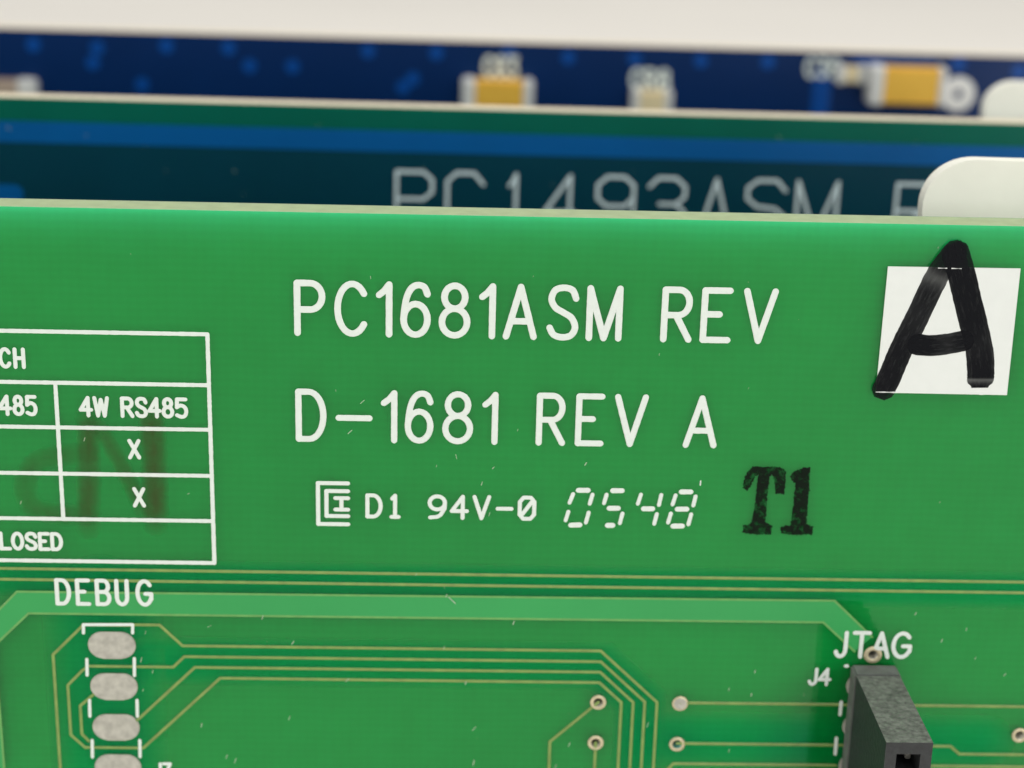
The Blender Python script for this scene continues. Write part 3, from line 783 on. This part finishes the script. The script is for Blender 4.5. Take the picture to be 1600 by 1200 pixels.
# ================================================================== second board, dark green and blue
B2 = board_root('circuit_board', 'dark teal circuit board with blue stripe and PC1493ASM lettering behind the front board', 3.4, 0, D_off[0] * MM, D_roll[0])
bm = bmesh.new()
plate(bm, rect(-66, 56, -100, 0), [], 0.0, -1.8)
finish('laminate', bm, [M_DGREEN, M_FR4B], B2)
s0, s1 = D_b2stripe
prism('copper_band', rect(-65, 55, s1, s0), 0.004, 0.04, M_BLUEB, B2)
prism('ground_plane', rect(-65, 55, -99, s1), 0.004, 0.03, M_TEAL, B2)
bx, bu = D_b2blob
prism('copper_patch', stadium(bx - 3, bx + 1.1, bu - 0.8, bu + 0.45), 0.031, 0.045, M_BLUEB, B2)
rows = []
for ch, a, b, c, d in D_b2row:
    rows.append((ch + '2' if ch in 'PC493SR' else ch, a, b, c, d))
rows += [('E', 34.6, 37.2, rows[-1][3], rows[-1][4]), ('V', 38.3, 41.0, rows[-1][3], rows[-1][4])]
lettering('printed_text', rows, 0.25, M_SILK2, B2, 'dim white lettering PC1493ASM REV', n0=0.04)
tab(B2, D_tab2[0], D_tab2[1], -1.6, -6.0, 'white rounded plastic tab behind the top edge')
bm = bmesh.new()
for _ in range(14):
    x, u = random.uniform(-33, 36), random.uniform(-6.5, -0.5)
    a = random.uniform(0, 3.1); ln = abs(random.gauss(0.06, 0.1)) + 0.04
    ribbon(bm, [(x, u), (x + ln * math.cos(a), u + ln * math.sin(a))], random.uniform(0.02, 0.04), 0.05, 0.02, caps=False)
o = finish('dust', bm, M_DUST, B2); o['kind'] = 'stuff'

# ================================================================== third board, navy blue
B3 = board_root('circuit_board', 'navy blue circuit board with amber capacitors standing at the back', 6.8, 0, D_off[1] * MM, D_roll[1])
bm = bmesh.new()
plate(bm, rect(-70, 66, -100, 0), [], 0.0, -2.2)
finish('laminate', bm, [M_NAVY, M_FR4B], B3)
for x, u in D_b3spots:
    prism('tented_via', circle(x, u, 0.62, 18), 0.004, 0.05, M_NAVYC, B3)
bm = bmesh.new(); ribbon(bm, [(31.7, -2.2), (31.7, -9)], 1.6, 0.004, 0.04); finish('copper_trace', bm, M_NAVYC, B3)
bm = bmesh.new(); ribbon(bm, [(34.5, -0.75), (41.5, -0.75)], 0.5, 0.004, 0.04); finish('copper_trace', bm, M_NAVYC, B3)
def capacitor(b, mat, label, depth=2.2, endw=0.2, endr=None):
    x0, x1, u0, u1 = b
    w = x1 - x0
    e = w * endw
    r = w * (endr or endw)
    body = block('chip_capacitor', x0 + e * 0.8, x1 - r * 0.8, u0 + 0.12, u1 - 0.12, 0.06, depth, mat, B3, 0.15, label)
    block('end_cap', x0, x0 + e, u0, u1, 0.04, depth + 0.12, M_ENDCAP, body, 0.18)
    block('end_cap', x1 - r, x1, u0, u1, 0.04, depth + 0.12, M_ENDCAP, body, 0.18)
caps = D_b3cap
capacitor(caps[0], M_AMBER, 'amber chip capacitor with wide silver end caps', 2.0, 0.2, 0.15)
capacitor(caps[1], M_CREAM, 'small cream chip capacitor', 1.4, 0.2)
capacitor(caps[2], M_AMBER, 'large amber chip capacitor at the right', 2.0, 0.2, 0.1)
capacitor(caps[3], M_CREAM, 'tiny cream chip capacitor', 0.8, 0.3)
capacitor(caps[4], M_DULL, 'chip capacitor at the left edge', 1.4, 0.25)
def designator(b, parts, w=0.28):
    x0, x1, u0, u1 = b
    k = len(parts); cw = (x1 - x0) / k
    lettering('printed_text', [(c, x0 + cw * (i + 0.12), x0 + cw * (i + 0.82), u0, u1) for i, c in enumerate(parts)], w, M_SILK, B3, 'tiny blurred white lettering', n0=0.05)
designator(D_b3txt[0], 'C83', 0.34)
designator(D_b3txt[1], 'CR8', 0.34)
designator(D_b3txt[2], 'C36', 0.30)
x, u = D_b3ring[0]
bm = bmesh.new()
k = 32
vs = [[bm.verts.new(L(px, pu, n)) for px, pu in circle(x, u, r, k)] for r, n in ((1.55, 0.004), (1.5, 0.07), (0.45, 0.07), (0.4, 0.004))]
for a, b in zip(vs, vs[1:]):
    for j in range(k): bm.faces.new((a[j], a[(j + 1) % k], b[(j + 1) % k], b[j]))
finish('ring_pad', bm, M_ENDCAP, B3)
